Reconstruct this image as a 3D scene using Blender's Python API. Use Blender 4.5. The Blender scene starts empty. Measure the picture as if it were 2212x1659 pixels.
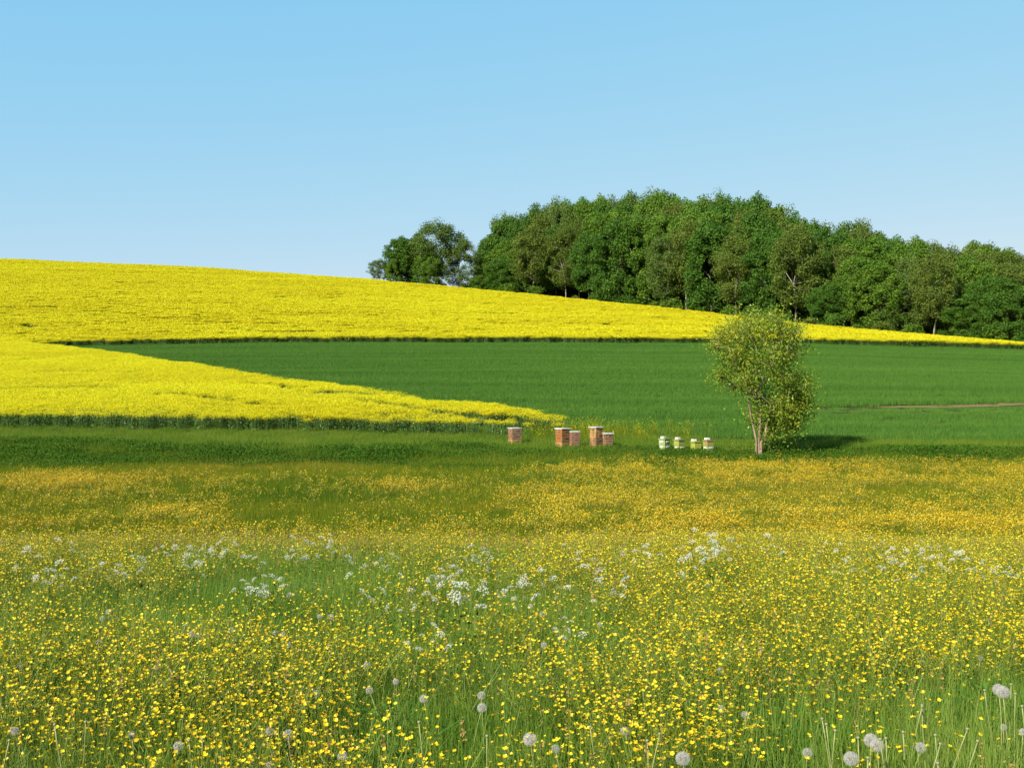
import bpy, math
import numpy as np
PI = math.pi
S = bpy.context.scene

# ------------------------------------------------------------------ camera, sky, sun, exposure
F, CU, CV, EYE = 2372.0, 1106.0, 829.5, 1.6      # focal length in units of a 2212 px wide frame, eye height
cam_d = bpy.data.cameras.new('camera'); cam = bpy.data.objects.new('camera', cam_d)
S.collection.objects.link(cam); S.camera = cam
cam_d.sensor_width = 36; cam_d.lens = 36 * F / 2212
cam_d.clip_start = .05; cam_d.clip_end = 6000
cam.location = (0, 0, EYE); cam.rotation_euler = (math.radians(90), 0, 0)

SUN_EL, SUN_AZ = math.radians(35), math.radians(180 + 40)   # azimuth the light comes FROM, clockwise from +Y
W = bpy.data.worlds.new('World'); S.world = W; W.use_nodes = True
nt = W.node_tree; bg = nt.nodes['Background']
sky = nt.nodes.new('ShaderNodeTexSky'); sky.sky_type = 'NISHITA'; sky.sun_disc = False
sky.sun_elevation = SUN_EL; sky.sun_rotation = SUN_AZ; sky.altitude = 200
sky.air_density = 1.0; sky.dust_density = .35; sky.ozone_density = 1.0
# soften the contrast of the sky between zenith and horizon, channel by channel
sep = nt.nodes.new('ShaderNodeSeparateColor'); com = nt.nodes.new('ShaderNodeCombineColor'); nt.links.new(sky.outputs[0], sep.inputs[0])
for k, (a, g) in enumerate(((.465, .70), (.50, .25), (.585, .02))):
    p = nt.nodes.new('ShaderNodeMath'); p.operation = 'POWER'; p.inputs[1].default_value = g; nt.links.new(sep.outputs[k], p.inputs[0])
    q = nt.nodes.new('ShaderNodeMath'); q.operation = 'MULTIPLY'; q.inputs[1].default_value = a * .15**g / .15
    nt.links.new(p.outputs[0], q.inputs[0]); nt.links.new(q.outputs[0], com.inputs[k])
nt.links.new(com.outputs[0], bg.inputs[0]); bg.inputs[1].default_value = .086
sun_d = bpy.data.lights.new('sun', 'SUN'); sun_d.energy = 5.0; sun_d.angle = math.radians(.5); sun_d.color = (1, .95, .86)
sun = bpy.data.objects.new('sun', sun_d); S.collection.objects.link(sun)
sun.rotation_euler = (PI/2 - SUN_EL, 0, PI - SUN_AZ)
S.view_settings.view_transform = 'Standard'; S.view_settings.look = 'None'
S.view_settings.exposure = 1.4; S.view_settings.gamma = 1
KA = .64                                        # reflectance scale that goes with this exposure
S.cycles.max_bounces = 6; S.cycles.diffuse_bounces = 3; S.cycles.transmission_bounces = 3

# ------------------------------------------------------------------ helpers
C = S.collection
def mesh_from(name, V, faces_list, mats=(), fmat=None, rnd=None, smooth=False):
    """V (n,3); faces_list: arrays (m,k); fmat: material index per face; rnd: float per vertex"""
    me = bpy.data.meshes.new(name)
    V = np.asarray(V, np.float32)
    fl = [np.asarray(f, np.int32) for f in faces_list if len(f)]
    me.vertices.add(len(V)); me.vertices.foreach_set('co', V.ravel())
    idx = np.concatenate([f.ravel() for f in fl])
    tot = np.concatenate([np.full(len(f), f.shape[1], np.int32) for f in fl])
    st = np.concatenate([[0], np.cumsum(tot)[:-1]]).astype(np.int32)
    me.loops.add(len(idx)); me.loops.foreach_set('vertex_index', idx)
    me.polygons.add(len(tot)); me.polygons.foreach_set('loop_start', st)
    for m in mats: me.materials.append(m)
    if fmat is not None: me.polygons.foreach_set('material_index', np.asarray(fmat, np.int32))
    me.polygons.foreach_set('use_smooth', np.full(len(tot), smooth))
    if rnd is not None:
        a = me.attributes.new('rnd', 'FLOAT', 'POINT'); a.data.foreach_set('value', np.asarray(rnd, np.float32))
    me.update(calc_edges=True)
    return me
def link(name, me, parent=None, loc=(0, 0, 0), rotz=0):
    o = bpy.data.objects.new(name, me); C.objects.link(o); o.parent = parent
    o.location = loc; o.rotation_euler = (0, 0, rotz); return o
def thing(name, label, cat, loc=(0, 0, 0), rotz=0, group=None):
    o = bpy.data.objects.new(name, None); C.objects.link(o); o.empty_display_size = .1
    o.location = loc; o.rotation_euler = (0, 0, rotz)
    return tag(o, label, cat, group)
def tag(o, label, cat, group=None, kind=None):
    if label: o['label'] = label
    if cat: o['category'] = cat
    if group: o['group'] = group
    if kind: o['kind'] = kind
    return o
def struct(o): o['kind'] = 'structure'; return o
class Geo:
    """collects vertices / tris / quads with a material index and a random value"""
    def __init__(s): s.V = []; s.T = []; s.Q = []; s.mt = []; s.mq = []; s.R = []; s.n = 0
    def add(s, V, T=None, Q=None, m=0, rnd=0.5):
        V = np.asarray(V, float).reshape(-1, 3)
        if T is not None and len(T): T = np.asarray(T).reshape(-1, 3); s.T.append(T + s.n); s.mt.append(np.full(len(T), m))
        if Q is not None and len(Q): Q = np.asarray(Q).reshape(-1, 4); s.Q.append(Q + s.n); s.mq.append(np.full(len(Q), m))
        s.V.append(V); s.R.append(np.broadcast_to(np.asarray(rnd, float), (len(V),)) if np.ndim(rnd) == 0 else np.asarray(rnd, float))
        s.n += len(V); return s
    def mesh(s, name, mats, smooth=False):
        V = np.concatenate(s.V); R = np.concatenate(s.R)
        fl = []; fm = []
        if s.T: fl.append(np.concatenate(s.T)); fm.append(np.concatenate(s.mt))
        if s.Q: fl.append(np.concatenate(s.Q)); fm.append(np.concatenate(s.mq))
        return mesh_from(name, V, fl, mats, np.concatenate(fm), R, smooth)
def tube(g, pts, rad, sides=6, m=0, rnd=.5, cap=True):
    pts = np.asarray(pts, float); n = len(pts); rad = np.broadcast_to(np.asarray(rad, float), (n,))
    d = np.gradient(pts, axis=0); d /= np.linalg.norm(d, axis=1, keepdims=True) + 1e-9
    ref = np.array([1, .13, .07]) if abs(d[0][0]) < .8 else np.array([0, 1, 0.1])
    a = np.cross(d, ref); a /= np.linalg.norm(a, axis=1, keepdims=True); b = np.cross(d, a)
    th = np.arange(sides) * 2 * PI / sides
    V = pts[:, None] + rad[:, None, None] * (np.cos(th)[None, :, None] * a[:, None] + np.sin(th)[None, :, None] * b[:, None])
    i = np.arange(n - 1)[:, None] * sides; j = np.arange(sides)[None]; k = (j + 1) % sides
    Q = np.stack([i + j, i + k, i + sides + k, i + sides + j], -1).reshape(-1, 4)
    V = V.reshape(-1, 3); T = []
    if cap:
        V = np.vstack([V, pts[-1]]); b0 = (n - 1) * sides
        T = [[b0 + q, b0 + (q + 1) % sides, n * sides] for q in range(sides)]
    g.add(V, T, Q, m, rnd)
def leafquads(rng, P, size, aspect=.6, up=0.0, out=None, rnd=None):
    """random oriented pointed quads (leaf-like rhombs) at points P"""
    n = len(P); N = rng.normal(size=(n, 3))
    if out is not None: N = N * .75 + out
    N[:, 2] += up; N /= np.linalg.norm(N, axis=1, keepdims=True) + 1e-9
    A = np.cross(N, rng.normal(size=(n, 3))); A /= np.linalg.norm(A, axis=1, keepdims=True) + 1e-9
    B = np.cross(N, A); s = (np.asarray(size) * rng.uniform(.65, 1.35, n))[:, None]
    V = np.stack([P - A*s*.5, P + B*s*.5*aspect + A*s*.05, P + A*s*.5, P - B*s*.5*aspect + A*s*.05], 1).reshape(-1, 3)
    Q = np.arange(4 * n).reshape(-1, 4)
    r = rng.random(n) if rnd is None else rnd
    return V, Q, np.repeat(r, 4)
def blades(rng, g, n, sx, sy, h0, h1, w, bend=.5, m=0, rr=(0, 1), segs=3, z0=0.):
    base = np.stack([rng.uniform(-sx/2, sx/2, n), rng.uniform(-sy/2, sy/2, n), np.full(n, z0)], 1)
    h = rng.uniform(h0, h1, n); th = rng.uniform(0, 2*PI, n); ph = rng.uniform(0, PI, n)
    L = np.stack([np.cos(th), np.sin(th), 0*th], 1); Wd = np.stack([np.cos(ph), np.sin(ph), 0*ph], 1)
    bd = bend * rng.uniform(.15, 1, n) ** 1.4; ww = w * rng.uniform(.6, 1.3, n)
    rows = []
    for k in range(segs + 1):
        t = k / segs
        c = base + L * (bd * h * t * t)[:, None]; c[:, 2] += h * (t - .35 * bd * t * t)
        if k < segs:
            wk = (ww * (1 - t) ** .6 / 2)[:, None]; rows += [c - Wd * wk, c + Wd * wk]
        else: rows.append(c)
    V = np.stack(rows, 1); nv = 2 * segs + 1; o = np.arange(n)[:, None] * nv
    Q = np.concatenate([o + np.array([2*k, 2*k+1, 2*k+3, 2*k+2]) for k in range(segs - 1)])
    T = o + np.array([2*segs-2, 2*segs-1, 2*segs])
    g.add(V.reshape(-1, 3), T, Q, m, np.repeat(rng.uniform(*rr, n), nv))
def vnoise(x, y, seed=0):
    """smooth value noise 0..1"""
    x = np.asarray(x, float); y = np.asarray(y, float)
    xi = np.floor(x).astype(np.int64); yi = np.floor(y).astype(np.int64); fx = x - xi; fy = y - yi
    fx = fx*fx*(3-2*fx); fy = fy*fy*(3-2*fy)
    def h(a, b):
        v = (a * 374761393 + b * 668265263 + seed * 1442695041) & 0xFFFFFFFF
        v = ((v ^ (v >> 13)) * 1274126177) & 0xFFFFFFFF
        return ((v ^ (v >> 16)) & 0xFFFF) / 65535.
    return (h(xi, yi)*(1-fx)*(1-fy) + h(xi+1, yi)*fx*(1-fy) + h(xi, yi+1)*(1-fx)*fy + h(xi+1, yi+1)*fx*fy)
def fbm(x, y, seed=0, o=3):
    s = 0; a = .5; t = 0
    for k in range(o): s = s + a * vnoise(x*2**k, y*2**k, seed+k); t += a; a *= .55
    return s / t
def sstep(a, b, x): t = np.clip((x-a)/(b-a), 0, 1); return t*t*(3-2*t)
ONES = ['', 'first', 'second', 'third', 'fourth', 'fifth', 'sixth', 'seventh', 'eighth', 'ninth', 'tenth', 'eleventh', 'twelfth', 'thirteenth', 'fourteenth', 'fifteenth', 'sixteenth', 'seventeenth', 'eighteenth', 'nineteenth']
TENS = {2: ('twentieth', 'twenty'), 3: ('thirtieth', 'thirty'), 4: ('fortieth', 'forty'), 5: ('fiftieth', 'fifty'), 6: ('sixtieth', 'sixty'), 7: ('seventieth', 'seventy'), 8: ('eightieth', 'eighty')}
def ordinal(n):
    if n < 20: return ONES[n]
    return TENS[n//10][0] if n % 10 == 0 else TENS[n//10][1] + '-' + ONES[n % 10]

# ------------------------------------------------------------------ materials
def new_mat(name):
    m = bpy.data.materials.new(name); m.use_nodes = True; t = m.node_tree
    for n in list(t.nodes): t.nodes.remove(n)
    return m, t, t.nodes, t.links
def foliage(name, cols, scale=.5, trans=.35, rough=.55, wr=.55, wn=.45, spec=.25, stretch=(1, 1, 1), inst=.0):
    """cols: ramp colours; driven by the per-leaf random value and a world-position noise"""
    m, t, N, L = new_mat(name)
    out = N.new('ShaderNodeOutputMaterial'); at = N.new('ShaderNodeAttribute'); at.attribute_name = 'rnd'
    geo = N.new('ShaderNodeNewGeometry'); mp = N.new('ShaderNodeMapping'); mp.inputs['Scale'].default_value = stretch
    L.new(geo.outputs['Position'], mp.inputs[0])
    nz = N.new('ShaderNodeTexNoise'); nz.inputs['Scale'].default_value = scale; nz.inputs['Detail'].default_value = 3
    L.new(mp.outputs[0], nz.inputs['Vector'])
    a = N.new('ShaderNodeMath'); a.operation = 'MULTIPLY'; a.inputs[1].default_value = wr; L.new(at.outputs['Fac'], a.inputs[0])
    c = N.new('ShaderNodeMapRange'); c.inputs[1].default_value = .28; c.inputs[2].default_value = .72
    c.inputs[3].default_value = 0; c.inputs[4].default_value = wn; L.new(nz.outputs['Fac'], c.inputs[0])
    s = N.new('ShaderNodeMath'); s.operation = 'ADD'; L.new(a.outputs[0], s.inputs[0]); L.new(c.outputs[0], s.inputs[1])
    last = s
    if inst:
        oi = N.new('ShaderNodeObjectInfo'); q = N.new('ShaderNodeMath'); q.operation = 'MULTIPLY_ADD'
        q.inputs[1].default_value = inst; L.new(oi.outputs['Random'], q.inputs[0]); L.new(s.outputs[0], q.inputs[2]); last = q
    r = N.new('ShaderNodeValToRGB'); L.new(last.outputs[0], r.inputs[0])
    el = r.color_ramp.elements
    while len(el) < len(cols): el.new(.5)
    for i, cc in enumerate(cols): el[i].position = i / (len(cols) - 1); el[i].color = (*[KA*q for q in cc], 1)
    p = N.new('ShaderNodeBsdfPrincipled'); p.inputs['Roughness'].default_value = rough
    p.inputs['Specular IOR Level'].default_value = spec; L.new(r.outputs[0], p.inputs['Base Color'])
    tr = N.new('ShaderNodeBsdfTranslucent'); L.new(r.outputs[0], tr.inputs[0])
    mx = N.new('ShaderNodeMixShader'); mx.inputs[0].default_value = trans
    L.new(p.outputs[0], mx.inputs[1]); L.new(tr.outputs[0], mx.inputs[2]); L.new(mx.outputs[0], out.inputs[0])
    return m
def solid(name, c0, c1, scale=5, rough=.7, spec=.3, stretch=(1, 1, 1), detail=4, bump=0, obj=True, cols=None):
    m, t, N, L = new_mat(name)
    out = N.new('ShaderNodeOutputMaterial'); tc = N.new('ShaderNodeTexCoord'); mp = N.new('ShaderNodeMapping')
    mp.inputs['Scale'].default_value = stretch
    if obj: L.new(tc.outputs['Object'], mp.inputs[0])
    else:
        gq = N.new('ShaderNodeNewGeometry'); L.new(gq.outputs['Position'], mp.inputs[0])
    nz = N.new('ShaderNodeTexNoise'); nz.inputs['Scale'].default_value = scale; nz.inputs['Detail'].default_value = detail
    L.new(mp.outputs[0], nz.inputs['Vector'])
    r = N.new('ShaderNodeValToRGB'); L.new(nz.outputs['Fac'], r.inputs[0])
    cols = cols or [c0, c1]; el = r.color_ramp.elements
    while len(el) < len(cols): el.new(.5)
    for i, cc in enumerate(cols): el[i].position = .32 + .36 * i / (len(cols) - 1); el[i].color = (*[(.85 if min(cc) > .5 else KA)*q for q in cc], 1)
    p = N.new('ShaderNodeBsdfPrincipled'); p.inputs['Roughness'].default_value = rough
    p.inputs['Specular IOR Level'].default_value = spec; L.new(r.outputs[0], p.inputs['Base Color'])
    if bump:
        b = N.new('ShaderNodeBump'); b.inputs['Strength'].default_value = bump; b.inputs['Distance'].default_value = .02
        L.new(nz.outputs['Fac'], b.inputs['Height']); L.new(b.outputs[0], p.inputs['Normal'])
    L.new(p.outputs[0], out.inputs[0]); return m

M = {}
M['ground'] = solid('ground_soil', (.035, .05, .012), (.07, .09, .02), 1.2, .95, .05, obj=False)
M['track'] = solid('track_earth', (.21, .14, .065), (.15, .13, .045), 1.5, .95, .05, obj=False)
M['grass'] = foliage('meadow_grass', [(.038, .11, .010), (.095, .215, .018), (.20, .33, .034), (.38, .43, .10)], .9, .45, .65, spec=.08, wr=.6, wn=.4)
M['grass_far'] = foliage('meadow_grass_far', [(.06, .12, .008), (.11, .18, .010), (.20, .24, .012), (.34, .25, .02)], .22, .4, .65, spec=.06, wr=.4, wn=.6, stretch=(.5, 1.4, 1))
M['seed'] = foliage('seed_heads', [(.30, .14, .04), (.38, .23, .06), (.42, .34, .12)], .7, .3, .6)
M['verge'] = foliage('verge_grass', [(.035, .095, .007), (.07, .15, .010), (.13, .225, .018)], .45, .4, .7, spec=.06, wr=.55, wn=.45)
M['strip'] = foliage('strip_grass_blades', [(.05, .12, .010), (.10, .19, .014), (.17, .26, .022), (.26, .29, .04)], .5, .4, .65, spec=.08)
M['leafy'] = foliage('verge_leaf', [(.03, .09, .007), (.058, .14, .010), (.11, .20, .018)], .6, .35, .7, spec=.06)
M['cereal'] = foliage('cereal_leaf', [(.045, .13, .014), (.085, .20, .022), (.15, .28, .035)], .16, .35, .6, wr=.35, wn=.55, stretch=(.10, 1.5, 1), inst=.12, spec=.12)
M['petal'] = foliage('buttercup_petal', [(.58, .34, .004), (.90, .64, .006), (.98, .84, .03)], 1.2, .35, .45, wr=.7, wn=.3, spec=.3)
M['petal_far'] = foliage('buttercup_petal_far', [(.66, .38, .004), (.84, .54, .006), (.88, .66, .012)], .25, .35, .4, wr=.5, wn=.5, spec=.4)
M['stem'] = foliage('flower_stem', [(.11, .19, .015), (.24, .30, .03)], 2, .3, .5)
M['rape'] = foliage('rape_blossom', [(.66, .53, .006), (.82, .735, .010), (.88, .83, .016)], .10, .4, .6, wr=.5, wn=.5, spec=.15, stretch=(.35, 1, 1))
M['rape_green'] = foliage('rape_leaf', [(.05, .11, .02), (.085, .17, .03), (.15, .26, .045)], .5, .3, .5)
M['dand_stem'] = foliage('dandelion_stem', [(.26, .31, .08), (.40, .40, .15)], 3, .3, .45, spec=.4)
M['pappus'] = foliage('pappus', [(.60, .56, .50), (.76, .72, .66)], 8, .35, .7, spec=.1)
M['seedcore'] = solid('dandelion_core', (.20, .12, .07), (.34, .24, .14), 300, .8)
M['umbel'] = foliage('umbel_white', [(.66, .67, .50), (.84, .84, .70)], 4, .35, .6, spec=.1)
M['herb'] = foliage('herb_leaf', [(.035, .10, .012), (.065, .16, .018), (.12, .24, .03)], 1.2, .35, .6, spec=.1)
M['dock'] = foliage('dock_leaf', [(.02, .075, .012), (.035, .11, .018)], 2, .3, .45, spec=.4)
M['bark'] = solid('bark', (.10, .08, .055), (.26, .22, .16), 6, .9, .1, (1, 1, .25), bump=.4)
M['bark_pale'] = solid('bark_pale', (.16, .14, .11), (.38, .33, .25), 5, .9, .1, (1, 1, .25), bump=.4)
M['bark_tan'] = solid('bark_tan', (.13, .09, .055), (.36, .27, .17), 6, .9, .1, (1, 1, .25), bump=.4)
M['fg_leaf'] = foliage('young_leaf', [(.10, .19, .014), (.20, .30, .018), (.33, .40, .028), (.44, .38, .03)], .8, .45, .5, wr=.65, wn=.35)
M['catkin'] = foliage('tree_catkin', [(.40, .34, .03), (.55, .48, .05)], 2, .4, .6)

# ------------------------------------------------------------------ terrain
US = [-700, 0, 400, 800, 1106, 1600, 1770, 2212, 2900]
ZE = [6.0, 6.4, 7.0, 7.15, 7.15, 7.05, 6.9, 6.15, 5.2]          # field edge at Y=150
YC = [350, 330, 315, 290, 270, 215, 200, 180, 165]              # crest distance
CR = [552, 558, 575, 603, 632, 685, 703, 741, 790]              # crest line of the rape tops
ZC = [EYE + y * (CV - (r + 1.15 * F / y)) / F for y, r in zip(YC, CR)]
def crest_y(u): return np.interp(u, US, YC)
KY = [-50, 4, 8, 12, 14, 17, 20, 24, 30, 38, 44]
KZ = [0, 0, -.22, -.56, -.77, -1.3, -1.75, -2.0, -2.0, -1.93, -1.78]
def H(X, Y):
    X = np.asarray(X, float); Y = np.asarray(Y, float)
    u = np.clip(CU + F * X / np.maximum(Y, 30), -700, 2900)
    ze = np.interp(u, US, ZE); yc = crest_y(u); zc = np.interp(u, US, ZC); dl = np.interp(u, [0, 1106, 2212], [.28, 0, 0])
    near = np.interp(Y, KY, KZ)
    near = (np.interp(Y-.7, KY, KZ) + near + np.interp(Y+.7, KY, KZ)) / 3
    z47 = -1.38 + dl; z54 = -.88 + dl
    a = -1.78 + (z47 + 1.78) * (Y - 44) / 3.5
    b = z47 + (z54 - z47) * (Y - 47.5) / 6.5
    q = np.clip((Y - 54) / 96, 0, 1); c = z54 + (ze - z54) * q
    w = (Y - 150) / (yc - 150); d = ze + (zc - ze) * w
    e = zc + .02 * np.minimum(Y - yc, 90) - .05 * np.maximum(Y - yc - 90, 0)
    z = np.where(Y < 44, near, np.where(Y < 47.5, a, np.where(Y < 54, b, np.where(Y < 150, c, np.where(Y < yc, d, e)))))
    far = sstep(16, 60, Y)
    z = z + (fbm(X/3.1, Y/3.1, 3) - .5) * .12 * (1 - far) * sstep(3, 8, Y) + (fbm(X/14, Y/9, 5) - .5) * .35 * far * sstep(56, 90, Y)
    return z
def uv_of(X, Y, z): return CU + F * X / Y, CV + F * (EYE - z) / Y

def axis(neg, pos, fine, n0, n1, lo, hi):
    return np.concatenate([-np.geomspace(neg, -lo if lo < 0 else 1, n0)[:-1], np.linspace(lo, hi, n1), np.geomspace(hi, pos, n0)[1:]])
gx = axis(1800, 1800, 0, 60, 241, -60., 60.)
gy = np.concatenate([-np.geomspace(900, 5, 20), np.linspace(-4, 70, 230), np.linspace(70.6, 380, 250), np.geomspace(382, 2500, 25)])
XX, YY = np.meshgrid(gx, gy); ZZ = H(XX, YY)
nx, ny = len(gx), len(gy); i = np.arange(ny-1)[:, None]*nx; j = np.arange(nx-1)[None]
Q = np.stack([i+j, i+j+1, i+nx+j+1, i+nx+j], -1).reshape(-1, 4)
struct(link('ground', mesh_from('ground', np.stack([XX, YY, ZZ], -1).reshape(-1, 3), [Q], [M['ground']], smooth=True)))

# bare earth strip across the green field, right
TRK = np.array([(18., 67.6), (22., 68.2), (26, 68.9), (30, 70.2), (36, 73.), (48, 79.), (64, 87.)])
def track_y(x): return np.interp(x, TRK[:, 0], TRK[:, 1])
tx = np.linspace(21.5, 62, 120); tw = np.interp(tx, [21.5, 26, 40, 62], [.1, .8, 1.15, 1.2])
tv = []
for k, s in enumerate((-1, -.33, .33, 1)):
    y = track_y(tx) - .9 + s * tw + .25 * (fbm(tx*1.3, tx*0+k, 9) - .5); tv.append(np.stack([tx, y, H(tx, y) + .03], 1))
tv = np.stack(tv, 1).reshape(-1, 3); i = np.arange(119)[:, None]*4; j = np.arange(3)[None]
struct(link('field_path', mesh_from('field_path', tv, [np.stack([i+j, i+4+j, i+5+j, i+1+j], -1).reshape(-1, 4)], [M['track']], smooth=True)))

# ------------------------------------------------------------------ instancing of what nobody could count
def instancer(name, P, rz, scl, idx, protos, label, cat):
    col = bpy.data.collections.new(name + '_source')
    for k, me in enumerate(protos):
        o = bpy.data.objects.new(f'{name}_source_{k:02d}', me); col.objects.link(o)
    me = bpy.data.meshes.new(name); me.vertices.add(len(P)); me.vertices.foreach_set('co', np.asarray(P, np.float32).ravel())
    for an, arr, ty in (('rz', rz, 'FLOAT'), ('scl', scl, 'FLOAT'), ('idx', idx, 'INT')):
        a = me.attributes.new(an, ty, 'POINT'); a.data.foreach_set('value', np.asarray(arr, np.int32 if ty == 'INT' else np.float32))
    o = link(name, me); tag(o, label, cat, kind='stuff')
    ng = bpy.data.node_groups.new(name, 'GeometryNodeTree')
    ng.interface.new_socket('Geometry', in_out='INPUT', socket_type='NodeSocketGeometry')
    ng.interface.new_socket('Geometry', in_out='OUTPUT', socket_type='NodeSocketGeometry')
    N, L = ng.nodes, ng.links
    gi = N.new('NodeGroupInput'); go = N.new('NodeGroupOutput'); ip = N.new('GeometryNodeInstanceOnPoints')
    ci = N.new('GeometryNodeCollectionInfo'); ci.inputs['Collection'].default_value = col
    ci.inputs['Separate Children'].default_value = True; ci.inputs['Reset Children'].default_value = True
    def attr(n, ty):
        q = N.new('GeometryNodeInputNamedAttribute'); q.data_type = ty; q.inputs['Name'].default_value = n
        return q.outputs['Attribute']
    cx = N.new('ShaderNodeCombineXYZ'); L.new(attr('rz', 'FLOAT'), cx.inputs[2])
    L.new(gi.outputs[0], ip.inputs['Points']); L.new(ci.outputs[0], ip.inputs['Instance'])
    ip.inputs['Pick Instance'].default_value = True
    L.new(attr('idx', 'INT'), ip.inputs['Instance Index']); L.new(cx.outputs[0], ip.inputs['Rotation'])
    L.new(attr('scl', 'FLOAT'), ip.inputs['Scale']); L.new(ip.outputs[0], go.inputs[0])
    md = o.modifiers.new('scatter', 'NODES'); md.node_group = ng
    return o
def grid_pts(rng, x0, x1, y0, y1, step, jit=.5):
    xs = np.arange(x0, x1, step); ys = np.arange(y0, y1, step); X, Y = np.meshgrid(xs, ys)
    X = X.ravel() + rng.uniform(-jit, jit, X.size)*step; Y = Y.ravel() + rng.uniform(-jit, jit, Y.size)*step
    return X, Y
def scatter(name, rng, X, Y, protos, label, cat, s=(.85, 1.2), dz=0):
    n = len(X); P = np.stack([X, Y, H(X, Y) + dz], 1)
    sc = rng.uniform(*s, n) if isinstance(s, tuple) else s
    return instancer(name, P, rng.uniform(0, 2*PI, n), sc, rng.integers(0, len(protos), n), protos, label, cat)

# meadow grass, near
rng = np.random.default_rng(1); pr = []
for k in range(6):
    g = Geo(); blades(rng, g, 170, .3, .3, .12, .30, .0036, .7); blades(rng, g, 70, .3, .3, .24, .40, .0028, .4, rr=(.35, 1)); blades(rng, g, 8, .3, .3, .3, .42, .002, .25, rr=(1.2, 1.5))
    blades(rng, g, 10, .3, .3, .05, .16, .012, 1.2, rr=(0, .4)); pr.append(g.mesh('grass_patch', [M['grass']]))
X, Y = grid_pts(rng, -16, 16, 1.4, 18, .19); k = np.abs(X) < .52*Y + 3.2; X, Y = X[k], Y[k]
U, R_ = uv_of(X, Y, H(X, Y) + .3)
lush = sstep(-60, 60, R_ - (1615 - (U - 1480) * .31))           # taller greener grass at the lower right
scl = (.75 + .45*fbm(X/1.1, Y/1.1, 21)) * (1 + .22*lush)
scatter('meadow_grass', rng, X, Y, pr, 'long fine green meadow grass in the foreground', 'grass', scl)
# broad leaves low among the grass
pr = []
for k in range(5):
    g = Geo(); n = 80; r_ = rng.normal(size=(n, 2))*.09; P = np.stack([r_[:, 0], r_[:, 1], rng.uniform(.05, .26, n)], 1)
    V, Qd, R = leafquads(rng, P, .03, .42, .4); g.add(V, None, Qd, 0, R); blades(rng, g, 10, .16, .16, .2, .36, .011, .8, m=0, segs=3); pr.append(g.mesh('broad_leaves', [M['herb']]))
X, Y = grid_pts(rng, -14, 14, 2.6, 17, .16); k = np.abs(X) < .5*Y + 2.5; X, Y = X[k], Y[k]
k = rng.random(len(X)) < np.clip((fbm(X/.8, Y/.9, 111, 3) - .52)*4, 0, .9); X, Y = X[k], Y[k]
scatter('meadow_herbs', rng, X, Y, pr, 'darker broad-leaved herbs in clumps low in the meadow', 'herbs', (.8, 1.2))
# meadow grass beyond the fold
pr = []
for k in range(5):
    g = Geo(); blades(rng, g, 260, .75, .75, .15, .34, .008, .5, segs=2); blades(rng, g, 60, .75, .75, .3, .45, .006, .3, rr=(.5, 1), segs=2)
    pr.append(g.mesh('grass_patch_far', [M['grass_far']]))
X, Y = grid_pts(rng, -36, 36, 17, 46.5, .42); k = np.abs(X) < .53*Y + 5; X, Y = X[k], Y[k]
scatter('far_meadow_grass', rng, X, Y, pr, 'yellowish green meadow grass in the hollow beyond the fold of ground', 'grass', (.8, 1.15))

# buttercups ---------------------------------------------------------
def blossom(rng, g, c, d, m=0, tilt=None, simple=False):
    ax = np.array([rng.normal()*.35, rng.normal()*.35 - .12, 1.]) if tilt is None else tilt
    ax = ax/np.linalg.norm(ax); a = np.cross(ax, [1, .2, .1]); a /= np.linalg.norm(a); b = np.cross(ax, a)
    r = rng.random(); t0 = rng.random()*2; cup = rng.uniform(.25, .75)
    for k in range(5):
        th = t0 + k*2*PI/5; e = np.cos(th)*a + np.sin(th)*b; s = -np.sin(th)*a + np.cos(th)*b; R = d/2
        V = [c, c + e*R*.55 - s*R*.42 + ax*R*cup*.30, c + e*R*.55 + s*R*.42 + ax*R*cup*.30,
             c + e*R*.98 + s*R*.36 + ax*R*cup, c + e*R*.98 - s*R*.36 + ax*R*cup]
        g.add(V, [[0, 1, 2]], [[1, 4, 3, 2]], m, min(1, max(0, r + rng.normal()*.08)))
def stemline(rng, p0, p1, bow=.04, n=5):
    t = np.linspace(0, 1, n)[:, None]; p0 = np.array(p0, float); p1 = np.array(p1, float)
    o = np.array([rng.normal(), rng.normal(), 0]) * bow
    return p0 + (p1-p0)*t + o*np.sin(t*PI)
def buttercup_plant(rng, far=False):
    g = Geo(); hb = rng.uniform(.17, .25); fork = np.array([rng.normal()*.015, rng.normal()*.015, hb])
    tube(g, stemline(rng, (0, 0, 0), fork, .01, 3), .0011, 3, 1, .3, False)
    for k in range(rng.integers(6, 13)):
        tip = fork + np.array([rng.normal()*.07, rng.normal()*.07, rng.uniform(.03, .24)])
        tube(g, stemline(rng, fork, tip, .012, 4), .0009 if not far else .0012, 3, 1, .5, False)
        blossom(rng, g, tip, (.0075 + .0115*rng.random()) if not far else rng.uniform(.022, .03))
    return g
pr = [buttercup_plant(rng).mesh('buttercup_cluster', [M['petal'], M['stem']]) for k in range(10)]
prf = [buttercup_plant(rng, True).mesh('buttercup_cluster_far', [M['petal_far'], M['stem']]) for k in range(8)]
def near_density(X, Y):
    U, R = uv_of(X, Y, H(X, Y) + .36)
    right = sstep(1000, 1500, U)
    n = fbm(X/.55, Y/.55, 31, 3); n2 = fbm(X/1.9, Y/2.4, 41, 2)
    D = np.clip((n - .33)*3.4, .03, 1) * np.clip((n2 - .22 + .08*right)*3.2, .14, 1)
    D = D * (.78 + .9*right)
    band = np.exp(-((R - 1250)/45)**2); D = D * (1 - band * (.5 - .4*right))      # green, white-flowered band
    D = D * (1 + .1*sstep(1215, 1180, R))
    D = D * (1 + .6*right*sstep(1240, 1300, R))
    D = D * (1 - .97*sstep(-35, 35, R - (1612 - (U - 1480)*.31)))
    return D
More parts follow.
